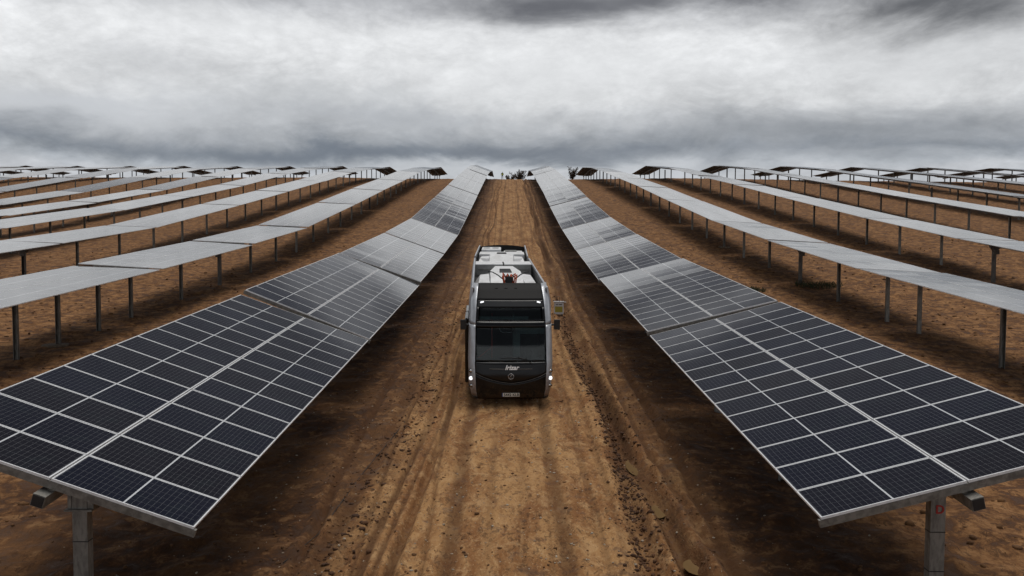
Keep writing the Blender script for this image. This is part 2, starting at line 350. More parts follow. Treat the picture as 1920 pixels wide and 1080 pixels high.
def soil():
    m = mat('churned_soil', (.2, .1, .05), .9); t = m.node_tree; b = t.nodes['Principled BSDF']
    co = nn(t, 'ShaderNodeNewGeometry'); P = co.outputs['Position']
    s = nn(t, 'ShaderNodeSeparateXYZ'); t.links.new(P, s.inputs[0]); x, y = s.outputs[0], s.outputs[1]
    st = nn(t, 'ShaderNodeMapping'); st.inputs['Scale'].default_value = (1, .16, 1)
    wv = nn(t, 'ShaderNodeVectorMath', operation='ADD'); wc = nn(t, 'ShaderNodeCombineXYZ'); t.links.new(P, wv.inputs[0])
    t.links.new(M_(t, 'ADD', M_(t, 'MULTIPLY', M_(t, 'SUBTRACT', noise(t, P, .22, 2, .5), .5), 2.6), M_(t, 'MULTIPLY', M_(t, 'SUBTRACT', noise(t, P, 1.4, 3, .5), .5), .5)), wc.inputs[0])
    t.links.new(wc.outputs[0], wv.inputs[1]); t.links.new(wv.outputs[0], st.inputs[0])
    streak = noise(t, st.outputs[0], 1.6, 6, .62, .25)             # wheel-drawn streaks along the track
    streak2 = noise(t, st.outputs[0], 6.5, 5, .62, .2)
    big = noise(t, P, .32, 5, .6, .3); mid = noise(t, P, 2.2, 7, .68, .4); fine = noise(t, P, 13, 6, .7, .2); grit = noise(t, P, 45, 3, .7)
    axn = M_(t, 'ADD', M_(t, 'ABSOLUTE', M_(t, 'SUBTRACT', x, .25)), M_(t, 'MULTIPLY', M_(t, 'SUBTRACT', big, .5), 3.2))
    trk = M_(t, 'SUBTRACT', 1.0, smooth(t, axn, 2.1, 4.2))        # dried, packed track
    at = nn(t, 'ShaderNodeAttribute', attribute_name='press'); press = at.outputs['Fac']
    gm = nn(t, 'ShaderNodeMapping'); gm.inputs['Scale'].default_value = (1, .5, 1); t.links.new(P, gm.inputs[0]); GP = gm.outputs[0]
    fine = noise(t, GP, 15, 6, .72, .3)
    clod = noise(t, GP, 8.5, 8, .74, .6); patch = noise(t, P, .9, 5, .6, .5)
    dry = mixc(t, smooth(t, streak, .40, .60), (.220, .094, .030, 1), (.39, .212, .084, 1))
    dry = mixc(t, M_(t, 'MULTIPLY', smooth(t, streak2, .50, .68), .45), dry, (.52, .325, .155, 1))
    dry = mixc(t, M_(t, 'MULTIPLY', smooth(t, patch, .55, .70), .5), dry, (.24, .105, .030, 1))
    dry = mixc(t, M_(t, 'MULTIPLY', smooth(t, noise(t, GP, 4.2, 7, .72, .5), .50, .62), .6), dry, (.20, .085, .027, 1))
    dry = mixc(t, M_(t, 'MULTIPLY', smooth(t, noise(t, GP, 24, 4, .7, .2), .56, .66), .5), dry, (.56, .38, .20, 1))
    wet_shade = mixc(t, smooth(t, mid, .40, .62), (.038, .0145, .0048, 1), (.125, .052, .017, 1))  # damp mud; shade under the panels is also put into this colour
    wet_shade = mixc(t, M_(t, 'MULTIPLY', smooth(t, big, .44, .62), .6), wet_shade, (.17, .080, .030, 1))
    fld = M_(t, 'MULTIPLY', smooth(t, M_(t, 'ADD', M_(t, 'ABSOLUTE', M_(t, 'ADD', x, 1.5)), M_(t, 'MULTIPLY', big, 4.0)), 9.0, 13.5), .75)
    wet_shade = mixc(t, fld, wet_shade, mixc(t, smooth(t, mid, .40, .58), (.100, .038, .010, 1), (.32, .158, .060, 1)))
    c = mixc(t, trk, wet_shade, dry)
    c = mixc(t, M_(t, 'MULTIPLY', smooth(t, mid, .52, .66), M_(t, 'ADD', .25, M_(t, 'MULTIPLY', trk, .35))), c, (.48, .292, .138, 1))
    c = mixc(t, M_(t, 'MULTIPLY', M_(t, 'MULTIPLY', smooth(t, clod, .51, .60), smooth(t, patch, .34, .54)), M_(t, 'SUBTRACT', .85, M_(t, 'MULTIPLY', trk, .2))), c, (.062, .027, .010, 1))
    c = mixc(t, M_(t, 'MULTIPLY', smooth(t, fine, .55, .66), M_(t, 'SUBTRACT', .75, M_(t, 'MULTIPLY', trk, .05))), c, (.060, .024, .007, 1))
    c = mixc(t, M_(t, 'MULTIPLY', M_(t, 'SUBTRACT', 1.0, smooth(t, mid, .30, .44)), .65), c, (.060, .023, .007, 1))
    c = mixc(t, M_(t, 'MULTIPLY', press, M_(t, 'ADD', .5, M_(t, 'MULTIPLY', mid, .6))), c, (.075, .030, .009, 1))
    c = mixc(t, M_(t, 'MULTIPLY', M_(t, 'GREATER_THAN', grit, .72), .7), c, (.50, .38, .25, 1))
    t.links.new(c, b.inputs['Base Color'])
    wetness = M_(t, 'MULTIPLY', M_(t, 'SUBTRACT', 1.0, smooth(t, mid, .30, .5)), .35)
    t.links.new(M_(t, 'SUBTRACT', .93, wetness), b.inputs['Roughness'])
    b.inputs['Specular IOR Level'].default_value = .3
    bp = nn(t, 'ShaderNodeBump'); bp.inputs['Strength'].default_value = .9; bp.inputs['Distance'].default_value = .05
    t.links.new(M_(t, 'ADD', M_(t, 'MULTIPLY', mid, .7), M_(t, 'ADD', M_(t, 'MULTIPLY', fine, .45), M_(t, 'MULTIPLY', grit, .12))), bp.inputs['Height'])
    t.links.new(bp.outputs[0], b.inputs['Normal'])
    return m
SOIL = soil()
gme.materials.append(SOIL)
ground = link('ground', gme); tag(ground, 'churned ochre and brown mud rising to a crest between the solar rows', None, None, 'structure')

# ------------------------------------------------------------------ solar tables
MP, ML, MWD, FH = .99, 1.98, .972, .035        # pitch, module long side, short side, frame height
def module_faces(mb, x0, y0, z0=0.0):
    x1, y1 = x0 + ML, y0 + MWD; l = .013; zt = z0 + FH
    I = [(x0 + l, y0 + l), (x1 - l, y0 + l), (x1 - l, y1 - l), (x0 + l, y1 - l)]; O = [(x0, y0), (x1, y0), (x1, y1), (x0, y1)]
    for k in range(4):
        j = (k + 1) % 4
        mb.face([(*O[k], zt), (*O[j], zt), (*I[j], zt), (*I[k], zt)], 1)
        mb.face([(*O[k], z0), (*O[j], z0), (*O[j], zt), (*O[k], zt)], 1)
    mb.face([(*p, zt - .0012) for p in I], 0, [(0, 0), (1.96, 0), (1.96, .98), (0, .98)])
    mb.face([(*p, z0) for p in O[::-1]], 2)
def raw_mesh(mb, name, mats):
    me = bpy.data.meshes.new(name); me.from_pydata(mb.v, [], mb.f)
    for m in mats: me.materials.append(m)
    me.polygons.foreach_set('material_index', mb.m)
    if mb.uv:
        ul = me.uv_layers.new(name='UVMap')
        arr = np.zeros((len(me.loops), 2), np.float32)
        for fi, uv in mb.uv.items():
            ls = me.polygons[fi].loop_start
            for k, c in enumerate(uv): arr[ls + k] = c
        ul.data.foreach_set('uv', arr.ravel())
    me.update(); return me
mb = MB(); module_faces(mb, -ML / 2, -MWD / 2); MODULE = raw_mesh(mb, 'solar_panel', [PV, ALU, BACK])
XO = .014 + ML / 2                              # module centre from the table's axis
# cross rails (purlins) with a channel section
mb = MB(); mb.prism([(-.03, -.085), (.03, -.085), (.03, -.07), (-.015, -.07), (-.015, -.012), (.03, -.012), (.03, 0.0), (-.03, 0.0)], -1.6, 1.6, 0, 'y')
for i, p in enumerate(mb.v): mb.v[i] = (p[1], p[0], p[2])
PURLIN = mb.mesh('purlin', GALV)
mb = MB(); mb.prism([(-.03, -.105), (.03, -.105), (.03, 0.0), (-.03, 0.0)], -2.03, 2.03, 0, 'y')
for i, p in enumerate(mb.v): mb.v[i] = (p[1], p[0], p[2])
ENDRAIL = mb.mesh('end_rail', GALV)
# posts: hot rolled channel, unit length downwards
def post_mesh(w_, d_, t_, m, name):
    b = MB(); h = w_ / 2
    b.prism([(-h, 0), (h, 0), (h, d_), (h - t_, d_), (h - t_, t_), (-h + t_, t_), (-h + t_, d_), (-h, d_)], 0, -1, 0, 'z')
    return b.mesh(name, m)
POST = post_mesh(.17, .12, .012, GALV, 'post'); POSTN = post_mesh(.21, .15, .012, GALV, 'post'); POSTD = post_mesh(.20, .18, .02, GALVD, 'post')
b = MB(); b.box((-.17, -.03, -.16), (-.15, .17, .06)); b.box((.15, -.03, -.16), (.17, .17, .06)); b.box((-.17, -.04, -.18), (.17, .18, -.16))
b.tube([(0, -.045, .0), (0, .2, .0)], .115, 12); BEAR = b.mesh('bearing', GALVD)
b = MB(); b.prism([(-.11, -.42), (.11, -.42), (.34, -.06), (.34, .0), (-.34, .0), (-.34, -.06)], -.09, .15, 0, 'y'); b.tube([(-.30, .03, -.12), (.30, .03, -.12)], .13, 10)
b.box((-.16, -.2, -.62), (.16, -.05, -.34)); DRIVE = b.mesh('slew_drive', GALVD)
tube_cache, far_cache, rail_cache = {}, {}, {}
def tube_mesh(n):
    if n not in tube_cache:
        b = MB(); L = n * MP; b.box((-.085, -.16, -.32), (.085, L + .06, -.15), 0); b.box((-.075, -.17, -.31), (.075, -.159, -.16), 1)
        tube_cache[n] = b.mesh('torque_tube', [GALV, BLACK])
    return tube_cache[n]
def far_mesh(n):
    if n not in far_cache:
        b = MB()
        for k in range(n):
            for s in (-1, 1): module_faces(b, s * XO - ML / 2, k * MP + .009)
        far_cache[n] = raw_mesh(b, 'solar_panels', [PV, ALU, BACK])
    return far_cache[n]
def rails_mesh(n):
    if n not in rail_cache:
        b = MB()
        for k in range(n + 1):
            y = min(max(k * MP, .04), n * MP - .04); b.box((-1.3, y - .03, -.10), (1.3, y + .03, -.002))
        rail_cache[n] = b.mesh('purlins', GALV)
    return rail_cache[n]
ORD = ['first', 'second', 'third', 'fourth', 'fifth', 'sixth', 'seventh', 'eighth', 'ninth', 'tenth', 'eleventh', 'twelfth', 'thirteenth']
# table start, modules
SPAN = []; y = 10.97
for n in (14, 14, 14, 14, 21, 19, 21, 21, 21, 21, 21): SPAN.append((y, n)); y += n * MP + .35
POSTY = [11.72, 18.5, 24.3, 31.0, 37.25, 40.45, 46.65, 52.7, 59.2, 65.6, 71.8, 78.1, 84.4] + [90.6 + 6.3 * k for k in range(24)]
MOTOR = (52.7, 109.5, 166.2)
def in_view(x, y, z, mx):
    d = Vector((x, y, z - ZC)); dp = d.dot(fw)
    if dp < 1: return False
    return abs(d.dot(r2) / dp) < (960 / F) * (1 + mx)
jit = random.Random(3)
for side in (-1, 1):
    for r in range(0, 13):
        xa = side * (6.1 + 12.2 * r); cnt = 0
        sname = 'left' if side < 0 else 'right'
        crest = np.interp(xa, CX, CC)
        spans = SPAN[:7]; ys0 = spans[-1][0] + spans[-1][1] * MP + .35; kk = max(1, round((crest - ys0) / 22)); ln = (crest - ys0) / kk
        spans = spans + [(ys0 + q * ln, int((ln - .15) / MP)) for q in range(kk)] + [(crest + .1, 21 if r else 18)]
        for ti, (y0, n) in enumerate(spans):
            y1 = y0 + n * MP
            if y0 > crest + 26: continue
            ok = any(in_view(xa + o, yy, float(axis_z(xa, yy)), .02) for o in (-2, 2) for yy in (y0, (y0 + y1) / 2, y1))
            if not ok: continue
            za, zb = float(axis_z(xa, y0)), float(axis_z(xa, y1))
            if r == 0: tilt = math.radians((22.0 if ti == 1 else 19.8) if side < 0 else (-14.0 if ti == 1 else -15.0))
            else: tilt = math.radians((-5.5 if (side < 0 and y0 > crest) else 2.6) + jit.uniform(-.8, .8))
            za += .04 * jit.uniform(-1, 1) if ti > 0 and not (r == 0 and ti == 1) else (.03 if ti else 0); zb += .04 * jit.uniform(-1, 1) if ti > 0 else 0
            Y = Vector((0, y1 - y0, zb - za)).normalized(); X = Vector((math.cos(tilt), 0, -math.sin(tilt)))
            Z = X.cross(Y).normalized(); X = Y.cross(Z)
            org = Vector((xa, y0, za))
            e = empty('solar_table', (xa, y0, float(axis_z(xa, y0)) - AXH))
            look = 'dark blue' if y0 < 20 else ('grey-blue' if (r == 0 and y0 < 50) else 'pale silvery')
            rowt = f'trackside row on the {sname}' if r == 0 else f'{ORD[r]} row {sname} of track'
            lab = f'{look} solar table, {"nearest one" if cnt == 0 else ORD[cnt] + " from near end"} in {rowt}'
            tag(e, lab, 'solar table', 'solar tables on the hillside'); cnt += 1
            F3 = Matrix(((X.x, Y.x, Z.x, 0), (X.y, Y.y, Z.y, 0), (X.z, Y.z, Z.z, 0), (0, 0, 0, 1)))
            Mt = Matrix.Translation(org) @ F3
            Mi = Matrix.Translation(-e.location)
            def put(name, me, M, par=None):
                o = link(name, me, par or e); o.matrix_basis = (Mi @ M) if par is None else M; return o
            put('torque_tube', tube_mesh(n), Mt)
            near = (r == 0) or (r == 1 and y0 < 60) or (r == 2 and y0 < 50)
            if near:
                for k in range(n):
                    for s in (-1, 1):
                        J = Matrix.Translation((s * XO, (k + .5) * MP, jit.uniform(-.002, .002)))
                        if r == 0 and y0 < 60: J = J @ Matrix.Rotation(math.radians(jit.gauss(0, .12)), 4, 'X') @ Matrix.Rotation(math.radians(jit.gauss(0, .07)), 4, 'Y')
                        else: J = J @ Matrix.Rotation(math.radians(jit.gauss(0, .15)), 4, 'X')
                        put('solar_panel', MODULE, Mt @ J)
            else:
                o = put('solar_panels', far_mesh(n), Mt); o['kind'] = 'stuff'
            if r == 0 and y0 < 45:
                for k in range(n + 1):
                    if k == 0: put('end_rail', ENDRAIL, Mt @ Matrix.Translation((0, .035, -.003)))
                    else: put('purlin', PURLIN, Mt @ Matrix.Translation((0, min(k * MP, n * MP - .04), -.003)))
            else:
                o = put('purlins', rails_mesh(n), Mt); o['kind'] = 'stuff'
            for py in POSTY + ([33.9] if side < 0 and r == 1 else []):
                if not (y0 + .4 < py < y1 - .3): continue
                mot = py in MOTOR
                zt = za + (zb - za) * (py - y0) / (y1 - y0) - .20
                zg = float(ground_z(xa, py)) - .35
                pm = POSTN if (r == 0 and py < 15) else (POSTD if mot else POST)
                top = zt - (.12 if not mot else .3)
                o = put('post', pm, Matrix.Translation((xa, py, top)) @ Matrix.Rotation(jit.choice((0, math.pi)) if py > 15 else 0, 4, 'Z') @ Matrix.Diagonal((1, 1, top - zg, 1)))
                if py < 100:
                    put('slew_drive' if mot else 'bearing', DRIVE if mot else BEAR, Matrix.Translation((xa, py - .02, zt)))

# ------------------------------------------------------------------ the articulated bus
SILV = worn('silver_paint', (.56, .58, .61), (.46, .48, .51), 3, .34, .35)
def muddy(m, z1, k):
    t = m.node_tree; b = t.nodes['Principled BSDF']; src = b.inputs['Base Color'].links[0].from_socket
    co = nn(t, 'ShaderNodeTexCoord'); sp = nn(t, 'ShaderNodeSeparateXYZ'); t.links.new(co.outputs['Object'], sp.inputs[0])
    f = noise(t, co.outputs['Object'], 7, 7, .7, .4)
    h = M_(t, 'SUBTRACT', 1.0, smooth(t, M_(t, 'ADD', sp.outputs[2], M_(t, 'MULTIPLY', M_(t, 'SUBTRACT', f, .5), 1.6)), .25, z1))
    t.links.new(mixc(t, M_(t, 'MULTIPLY', h, k), src, (.14, .075, .032, 1)), b.inputs['Base Color'])
muddy(SILV, 1.1, .75)
BGL = worn('black_gloss', (.006, .006, .007), (.009, .009, .009), 3, .2, 0, 0, .35)
muddy(BGL, .5, .18)
BMAT = worn('black_roof', (.012, .0118, .012), (.018, .0175, .017), 5, .65, 0, 0, .15)
WHITE = worn('white_fibreglass', (.80, .81, .82), (.66, .66, .66), 3.5, .45)
WHG = worn('grey_fibreglass', (.36, .36, .35), (.27, .27, .26), 4, .55)
LAMPON = mat('lit_lamp', (.9, .92, .95), .3, emit=1.2, ec=(.95, .97, 1))
CHROME = mat('chrome', (.6, .6, .6), .2, 1.0)
RUB = worn('tyre_rubber', (.02, .018, .016), (.05, .033, .02), 6, .85)
ORANGE = mat('orange_cable', (.45, .06, .01), .5)
TEAL = worn('interior_panel', (.20, .27, .27), (.14, .19, .19), 2, .5)
INT = worn('interior_dark', (.035, .035, .036), (.02, .02, .02), 3, .7)
REDP = mat('red_rail', (.40, .03, .02), .35)
def glassmat(name, tint, k=.0):
    m = bpy.data.materials.new(name); m.use_nodes = True; t = m.node_tree; t.nodes.clear()
    tr = nn(t, 'ShaderNodeBsdfTransparent'); tr.inputs[0].default_value = (*tint, 1)
    gl = nn(t, 'ShaderNodeBsdfGlossy'); gl.inputs['Roughness'].default_value = .04
    fr = nn(t, 'ShaderNodeFresnel'); fr.inputs[0].default_value = 1.45
    mx = nn(t, 'ShaderNodeMixShader'); t.links.new(fr.outputs[0], mx.inputs[0]); t.links.new(tr.outputs[0], mx.inputs[1]); t.links.new(gl.outputs[0], mx.inputs[2])
    o = nn(t, 'ShaderNodeOutputMaterial'); t.links.new(mx.outputs[0], o.inputs[0]); return m
GLS = glassmat('tinted_glass', (.60, .67, .68)); GLD = glassmat('dark_side_glass', (.10, .11, .11))

BX, BY = .03, 24.75
gz = float(ground_z(BX, BY, False)); gz2 = float(ground_z(-.3, BY + 11, False))
pitch_b = math.atan2(gz2 - gz, 11); yaw_b = math.radians(2.0)
bus = empty('articulated_bus', (BX, BY, gz + .02), (pitch_b, 0, yaw_b))
tag(bus, 'silver and black articulated electric bus on the muddy track between solar rows', 'bus')
PR = [(.10, .16), (.05, .24), (0, .55), (0, .9), (.06, 1.25), (.2, 1.8), (.40, 2.33), (.47, 2.47), (.68, 2.86), (.86, 3.06), (1.10, 3.22), (1.30, 3.36), (1.62, 3.49)]
pz = [p[1] for p in PR]; po = [p[0] for p in PR]
def hw(z): return float(np.interp(z, [.16, .5, 1.3, 2.4, 3.0, 3.4], [1.17, 1.24, 1.275, 1.26, 1.22, 1.16]))
def S(u, z, off=0.0):
    """front shell: u in [-1,1] across, z height"""
    h = hw(z); o = float(np.interp(z, pz, po)); a = abs(u)
    x = h * (math.sin(a * math.pi / 2 * .96) / math.sin(math.pi / 2 * .96)) ** .93 * (1 if u >= 0 else -1)
    yb = o + .10 * a ** 2 + .46 * a ** 6
    if z > 3.0: yb -= (z - 3.0) * .9 * a ** 3 * .6
    n = Vector((u * .6 * a ** 2, -1, .2)).normalized() * off
    return (x + n.x, yb + n.y, z + n.z)
def shell(name, u0, u1, z0, z1, m, nu=16, nz=8, off=0.0, zc=None, smoothf=True, thick=.02, parent=None, zcurve=None):
    v = []; f = []
    zs = [z0 + (z1 - z0) * j / nz for j in range(nz + 1)]
    for z in zs:
        for i in range(nu + 1):
            u = u0 + (u1 - u0) * i / nu; zz = z
            if zcurve: zz = z + zcurve(u, (z - z0) / (z1 - z0))
            v.append(S(u, min(zz, 3.49), off))
    W = nu + 1
    for j in range(nz):
        for i in range(nu): f.append((j * W + i, j * W + i + 1, (j + 1) * W + i + 1, (j + 1) * W + i))
    me = bpy.data.meshes.new(name); me.from_pydata(v, [], f); me.materials.append(m); me.shade_smooth(); me.update()
    o = link(name, me, parent or bus); md = o.modifiers.new('thickness', 'SOLIDIFY'); md.thickness = thick; md.offset = 1 if False else -1
    return o
UB = .645          # where the black mask ends and the silver corner begins
vcurve = lambda u, t: -.30 * (1 - (abs(u) / UB) ** 1.4) * t        # V shaped seam of the nose panel
lower = shell('bumper', -UB, UB, .18, .98, BGL, 24, 8, 0.0, zcurve=vcurve)
nose = shell('nose_panel', -UB, UB, .985, 1.30, BGL, 24, 6, .012, zcurve=lambda u, t: -.30 * (1 - (abs(u) / UB) ** 1.4) * (1 - t))
shell('windshield', -UB + .005, UB - .005, 1.285, 2.32, GLS, 24, 12, -.026, thick=.006)
shell('header_panel', -UB, UB, 2.30, 2.46, BGL, 24, 3)
shell('destination_window', -.57, .57, 2.45, 2.88, GLS, 20, 6, -.026, thick=.006)
shell('mask_side', -UB, -.57, 2.46, 2.86, BGL, 2, 5); shell('mask_side', .57, UB, 2.46, 2.86, BGL, 2, 5)
shell('roof_cap', -UB, UB, 2.86, 3.06, BGL, 24, 6)
cap = shell('roof_cap', -UB, UB, 3.06, 3.49, BMAT, 24, 8, .004)
seam_pts = [S(u, .98 - .30 * (1 - (abs(u) / UB) ** 1.4), .022) for u in np.linspace(-UB, UB, 33)]
MB().tube(seam_pts, .008, 6).obj('seam_trim', GALVD, bus, True)
for s in (-1, 1):
    a, b_ = (UB, 1.0) if s > 0 else (-1.0, -UB)
    shell('corner_pillar', a, b_, .26, 2.36, SILV, 10, 20, .006); shell('corner_pillar', a, b_, 2.375, 3.49, SILV, 10, 12, .006)
    shell('corner_skirt', a, b_, .17, .255, BLACK, 8, 2)
    um = .80 * s
    for z, on in ((1.02, 0), (.80, 1), (.58, 0)):
        p = Vector(S(um, z, .03)); q = Vector(S(um, z, -.02)); n = (p - q).normalized()
        h = MB().tube([q, p], .062, 16).obj('headlight' if on else 'fog_lamp', BLACK, bus, True)
        MB().tube([p, p + n * .012], .058 if on else .040, 16).obj('lens', LAMPON if on else CHROME, h, True)
    # marker lamps under the roof cap
    pts = [Vector(S(s * (.46 + .02 * k) * 1.0, 2.985 + .006 * (4 - k), .02)) for k in range(5)]
    MB().tube(pts, .020, 8).obj('marker_lamp', LAMPON, bus, True)
    # mirrors
    ms = Vector(S(.96 * s, 2.3, 0)); mc = ms + Vector((s * .17, -.02, .02))
    b = MB(); b.tube([ms, mc], .03, 8); b.box(tuple(mc + Vector((-.09, -.05, -.16))), tuple(mc + Vector((.09, .06, .14))))
    b.obj('wing_mirror', BLACK, bus, bevel=.012)
MB().box((-1.385, 1.35, .38), (-1.29, 2.75, 2.42)).obj('door', BGL, bus, bevel=.02)
MB().box((-1.375, 2.85, .38), (-1.285, 4.1, 2.42)).obj('door', GLD, bus, bevel=.01)
# grille recess, lettering, badge, plate
b = MB(); pts = [S(u, 1.13 - .03 * math.cos(u * 2.4), .03) for u in np.linspace(-.33, .33, 15)]
b.tube(pts, .012, 6); b.obj('nose_trim', GALVD, bus, True)
def text(body, size, loc, m, parent, name, shear=0, bold=0.0, rx=90):
    c = bpy.data.curves.new(name, 'FONT'); c.body = body; c.size = size; c.align_x = 'CENTER'; c.align_y = 'CENTER'
    c.shear = shear; c.offset = bold; c.extrude = .004; c.materials.append(m)
    tmp = bpy.data.objects.new(name, c); COL.objects.link(tmp); bpy.context.view_layer.update()
    me = bpy.data.meshes.new_from_object(tmp.evaluated_get(bpy.context.evaluated_depsgraph_get())); bpy.data.objects.remove(tmp)
    o = bpy.data.objects.new(name, me); COL.objects.link(o); o.parent = parent; o.location = loc; o.rotation_euler = (math.radians(rx), 0, 0)
    return o
p = S(0, 1.16, .05); text('Irizar', .19, (0.02, p[1] - .02, 1.155), mat('white_letters', (.85, .85, .85), .4, emit=.12), bus, 'lettering', .3, .005)
b = MB(); cc = Vector((.0, S(0, .9, .03)[1] - .02, .90)); N = 24
ring = [cc + Vector((math.cos(t) * .082, 0, math.sin(t) * .082)) for t in np.linspace(0, 2 * math.pi, N)]
b.tube(ring, .010, 6); b.tube([cc + Vector((-.05, 0, -.055)), cc + Vector((.0, 0, .03)), cc + Vector((.055, 0, .06))], .010, 6)
b.tube([cc + Vector((-.0, 0, -.05)), cc + Vector((.025, 0, .0)), cc + Vector((.0, 0, .0))], .010, 6)
b.obj('badge', CHROME, bus, True)
py_ = S(0, .33, .0)[1] - .035
pl = MB().box((-.26, py_, .275), (.26, py_ + .012, .385)).obj('number_plate', mat('plate_white', (.78, .75, .66), .5), bus, bevel=.003)
MB().box((-.262, py_ - .002, .274), (-.236, py_ + .006, .386)).obj('country_band', mat('plate_blue', (.02, .07, .25), .5), pl)
text('5442 KLB', .115, (.018, py_ - .006, .328), BLACK, pl, 'plate_lettering', 0, .002)
# wiper
b = MB()
b.tube([S(.32, 1.26, .05), S(.17, 1.40, .06), S(.10, 1.44, .06)], .012, 6); b.tube([S(-.14, 1.42, .05), S(.02, 1.43, .045), S(.24, 1.39, .05)], .012, 6)
b.obj('wiper', BLACK, bus, True)
# body sections
def section(y0, y1, parent, front):
    """side walls, glazing band, floor, roof deck, fairings of one rigid section (local y)"""
    for s in (-1, 1):
        xo = 1.275 * s; xi = 1.235 * s; xl, xh = min(xo, xi), max(xo, xi)
        MB().box((xl, y0, .30), (xh, y1, 1.05)).obj('side_panel', SILV, parent, bevel=.008)
        nwin = max(2, round((y1 - y0) / 1.55)); ww = (y1 - y0) / nwin
        for k in range(nwin):
            MB().box((xl + .006, y0 + k * ww + .03, 1.06), (xh - .006, y0 + (k + 1) * ww - .03, 2.62)).obj('side_window', GLD, parent)
            MB().box((xl, y0 + (k + 1) * ww - .03, 1.055), (xh, y0 + (k + 1) * ww + (.03 if k < nwin - 1 else 0), 2.625)).obj('window_pillar', BLACK, parent)
        # roof fairing: leans inward, silver outside, black within
        f = MB(); f.prism([(xo, 2.63), (xo - .02 * s, 3.0), (xo - .10 * s, 3.40), (xo - .15 * s, 3.41), (xo - .15 * s, 3.36), (xi - .06 * s, 2.95), (xi, 2.63)], y0, y1)
        f.obj('roof_fairing', SILV, parent, bevel=.006)
        g = MB(); g.prism([(xo - .153 * s, 3.36), (xi - .063 * s, 2.96), (xi - .085 * s, 2.96), (xo - .175 * s, 3.36)], y0, y1); g.obj('fairing_lining', BLACK, parent)
        for yw in ((2.75, 8.3) if front else (2.6,)):
            wc = Vector(((1.17) * s, y0 + yw - (1.25 if front else 0), .48))
            wh = MB().tube([wc + Vector((-.13 * s, 0, 0)), wc + Vector((.10 * s, 0, 0))], .48, 24).obj('wheel', RUB, parent, False)
            MB().tube([wc + Vector((.09 * s, 0, 0)), wc + Vector((.105 * s, 0, 0))], .28, 20).obj('hub', GALV, wh)
    MB().box((-1.23, y0, .30), (1.23, y1, .38)).obj('floor', INT, parent)
    MB().box((-1.23, y0, 2.86), (1.23, y1, 2.93)).obj('roof_deck', BLACK, parent)
section(1.25, 11.2, bus, True)
rear = empty('rear_section', (0, 0, 0)); rear.parent = bus
rear.location = (-.0, 12.25, 0); rear.rotation_euler = (0, 0, -yaw_b * .9)
section(0, 6.2, rear, False)
# rear wall and curved black rim
b = MB(); b.box((-1.24, 6.2, .3), (1.24, 6.28, 3.3)); b.obj('rear_wall', BLACK, rear, bevel=.01)
prof = [(x, 3.32 + .10 * (1 - (x / 1.16) ** 2)) for x in np.linspace(-1.16, 1.16, 13)]
b = MB()
for i in range(12):
    (xa_, za_), (xb_, zb_) = prof[i], prof[i + 1]
    b.face([(xa_, 6.05, 2.93), (xb_, 6.05, 2.93), (xb_, 6.2, zb_), (xa_, 6.2, za_)]); b.face([(xa_, 6.2, za_), (xb_, 6.2, zb_), (xb_, 6.36, zb_ - .04), (xa_, 6.36, za_ - .04)])
    b.face([(xa_, 6.36, za_ - .04), (xb_, 6.36, zb_ - .04), (xb_, 6.38, 2.8), (xa_, 6.38, 2.8)])
b.obj('rear_rim', BMAT, rear)
# bellows between the sections
b = MB()
for k in range(9):
    y = 11.22 + k * .12; w_ = 1.20 - (.05 if k % 2 else 0); t_ = 2.86 - (.05 if k % 2 else 0)
    b.box((-w_ + .0, y, .35), (-w_ + .06, y + .10, t_)); b.box((w_ - .06, y, .35), (w_, y + .10, t_)); b.box((-w_ + .06, y, t_ - .06), (w_ - .06, y + .10, t_))
b.obj('bellows', RUB, bus)
MB().box((-1.12, 11.0, 2.98), (1.12, 11.12, 3.25)).obj('roof_crossbar', GALV, bus, bevel=.01)
# roof equipment
def dome(parent, y0, y1, cw, name, z=2.93):
    """faceted cowl: sloping front, chamfered back corners, lower cowls at each side, slotted vent"""
    L = y1 - y0; hgt = .44; d = MB()
    B = [(-cw, y0), (cw, y0), (cw, y1 - .1), (cw * .62, y1), (-cw * .62, y1), (-cw, y1 - .1)]
    T = [(-cw * .96, y0 + .25 * L), (cw * .96, y0 + .25 * L), (cw * .96, y0 + .62 * L), (cw * .60, y1 - .08), (-cw * .60, y1 - .08), (-cw * .96, y0 + .62 * L)]
    B = [(x, y, z) for x, y in B]; T = [(x, y, z + hgt) for x, y in T]
    for i in range(6): j = (i + 1) % 6; d.face([B[i], B[j], T[j], T[i]])
    d.face(T); o = d.obj(name, WHITE, parent, bevel=.012)
    for s in (-1, 1):
        w_ = MB(); q = [(s * (cw + .01), y0), (s * 1.10, y0), (s * 1.10, y0 + .72 * L), (s * (cw + .01), y0 + .80 * L)]
        qt = [(s * (cw + .01), y0 + .12 * L), (s * .96, y0 + .2 * L), (s * .92, y0 + .62 * L), (s * (cw + .01), y0 + .70 * L)]
        Bq = [(x, y, z + .002) for x, y in q]; Tq = [(x, y, z + .30) for x, y in qt]
        for i in range(4): j = (i + 1) % 4; w_.face([Bq[i], Bq[j], Tq[j], Tq[i]])
        w_.face(Tq); w_.obj('side_cowl', WHITE, o, bevel=.01)
    for k in range(3):
        MB().box((-.22 + .01 * k, y0 + L * (.50 + .09 * k), z + hgt + .002), (.22 - .01 * k, y0 + L * (.55 + .09 * k), z + hgt + .03)).obj('vent', BLACK, o)
    return o
ac1 = dome(bus, 3.2, 8.2, .58, 'air_conditioner')
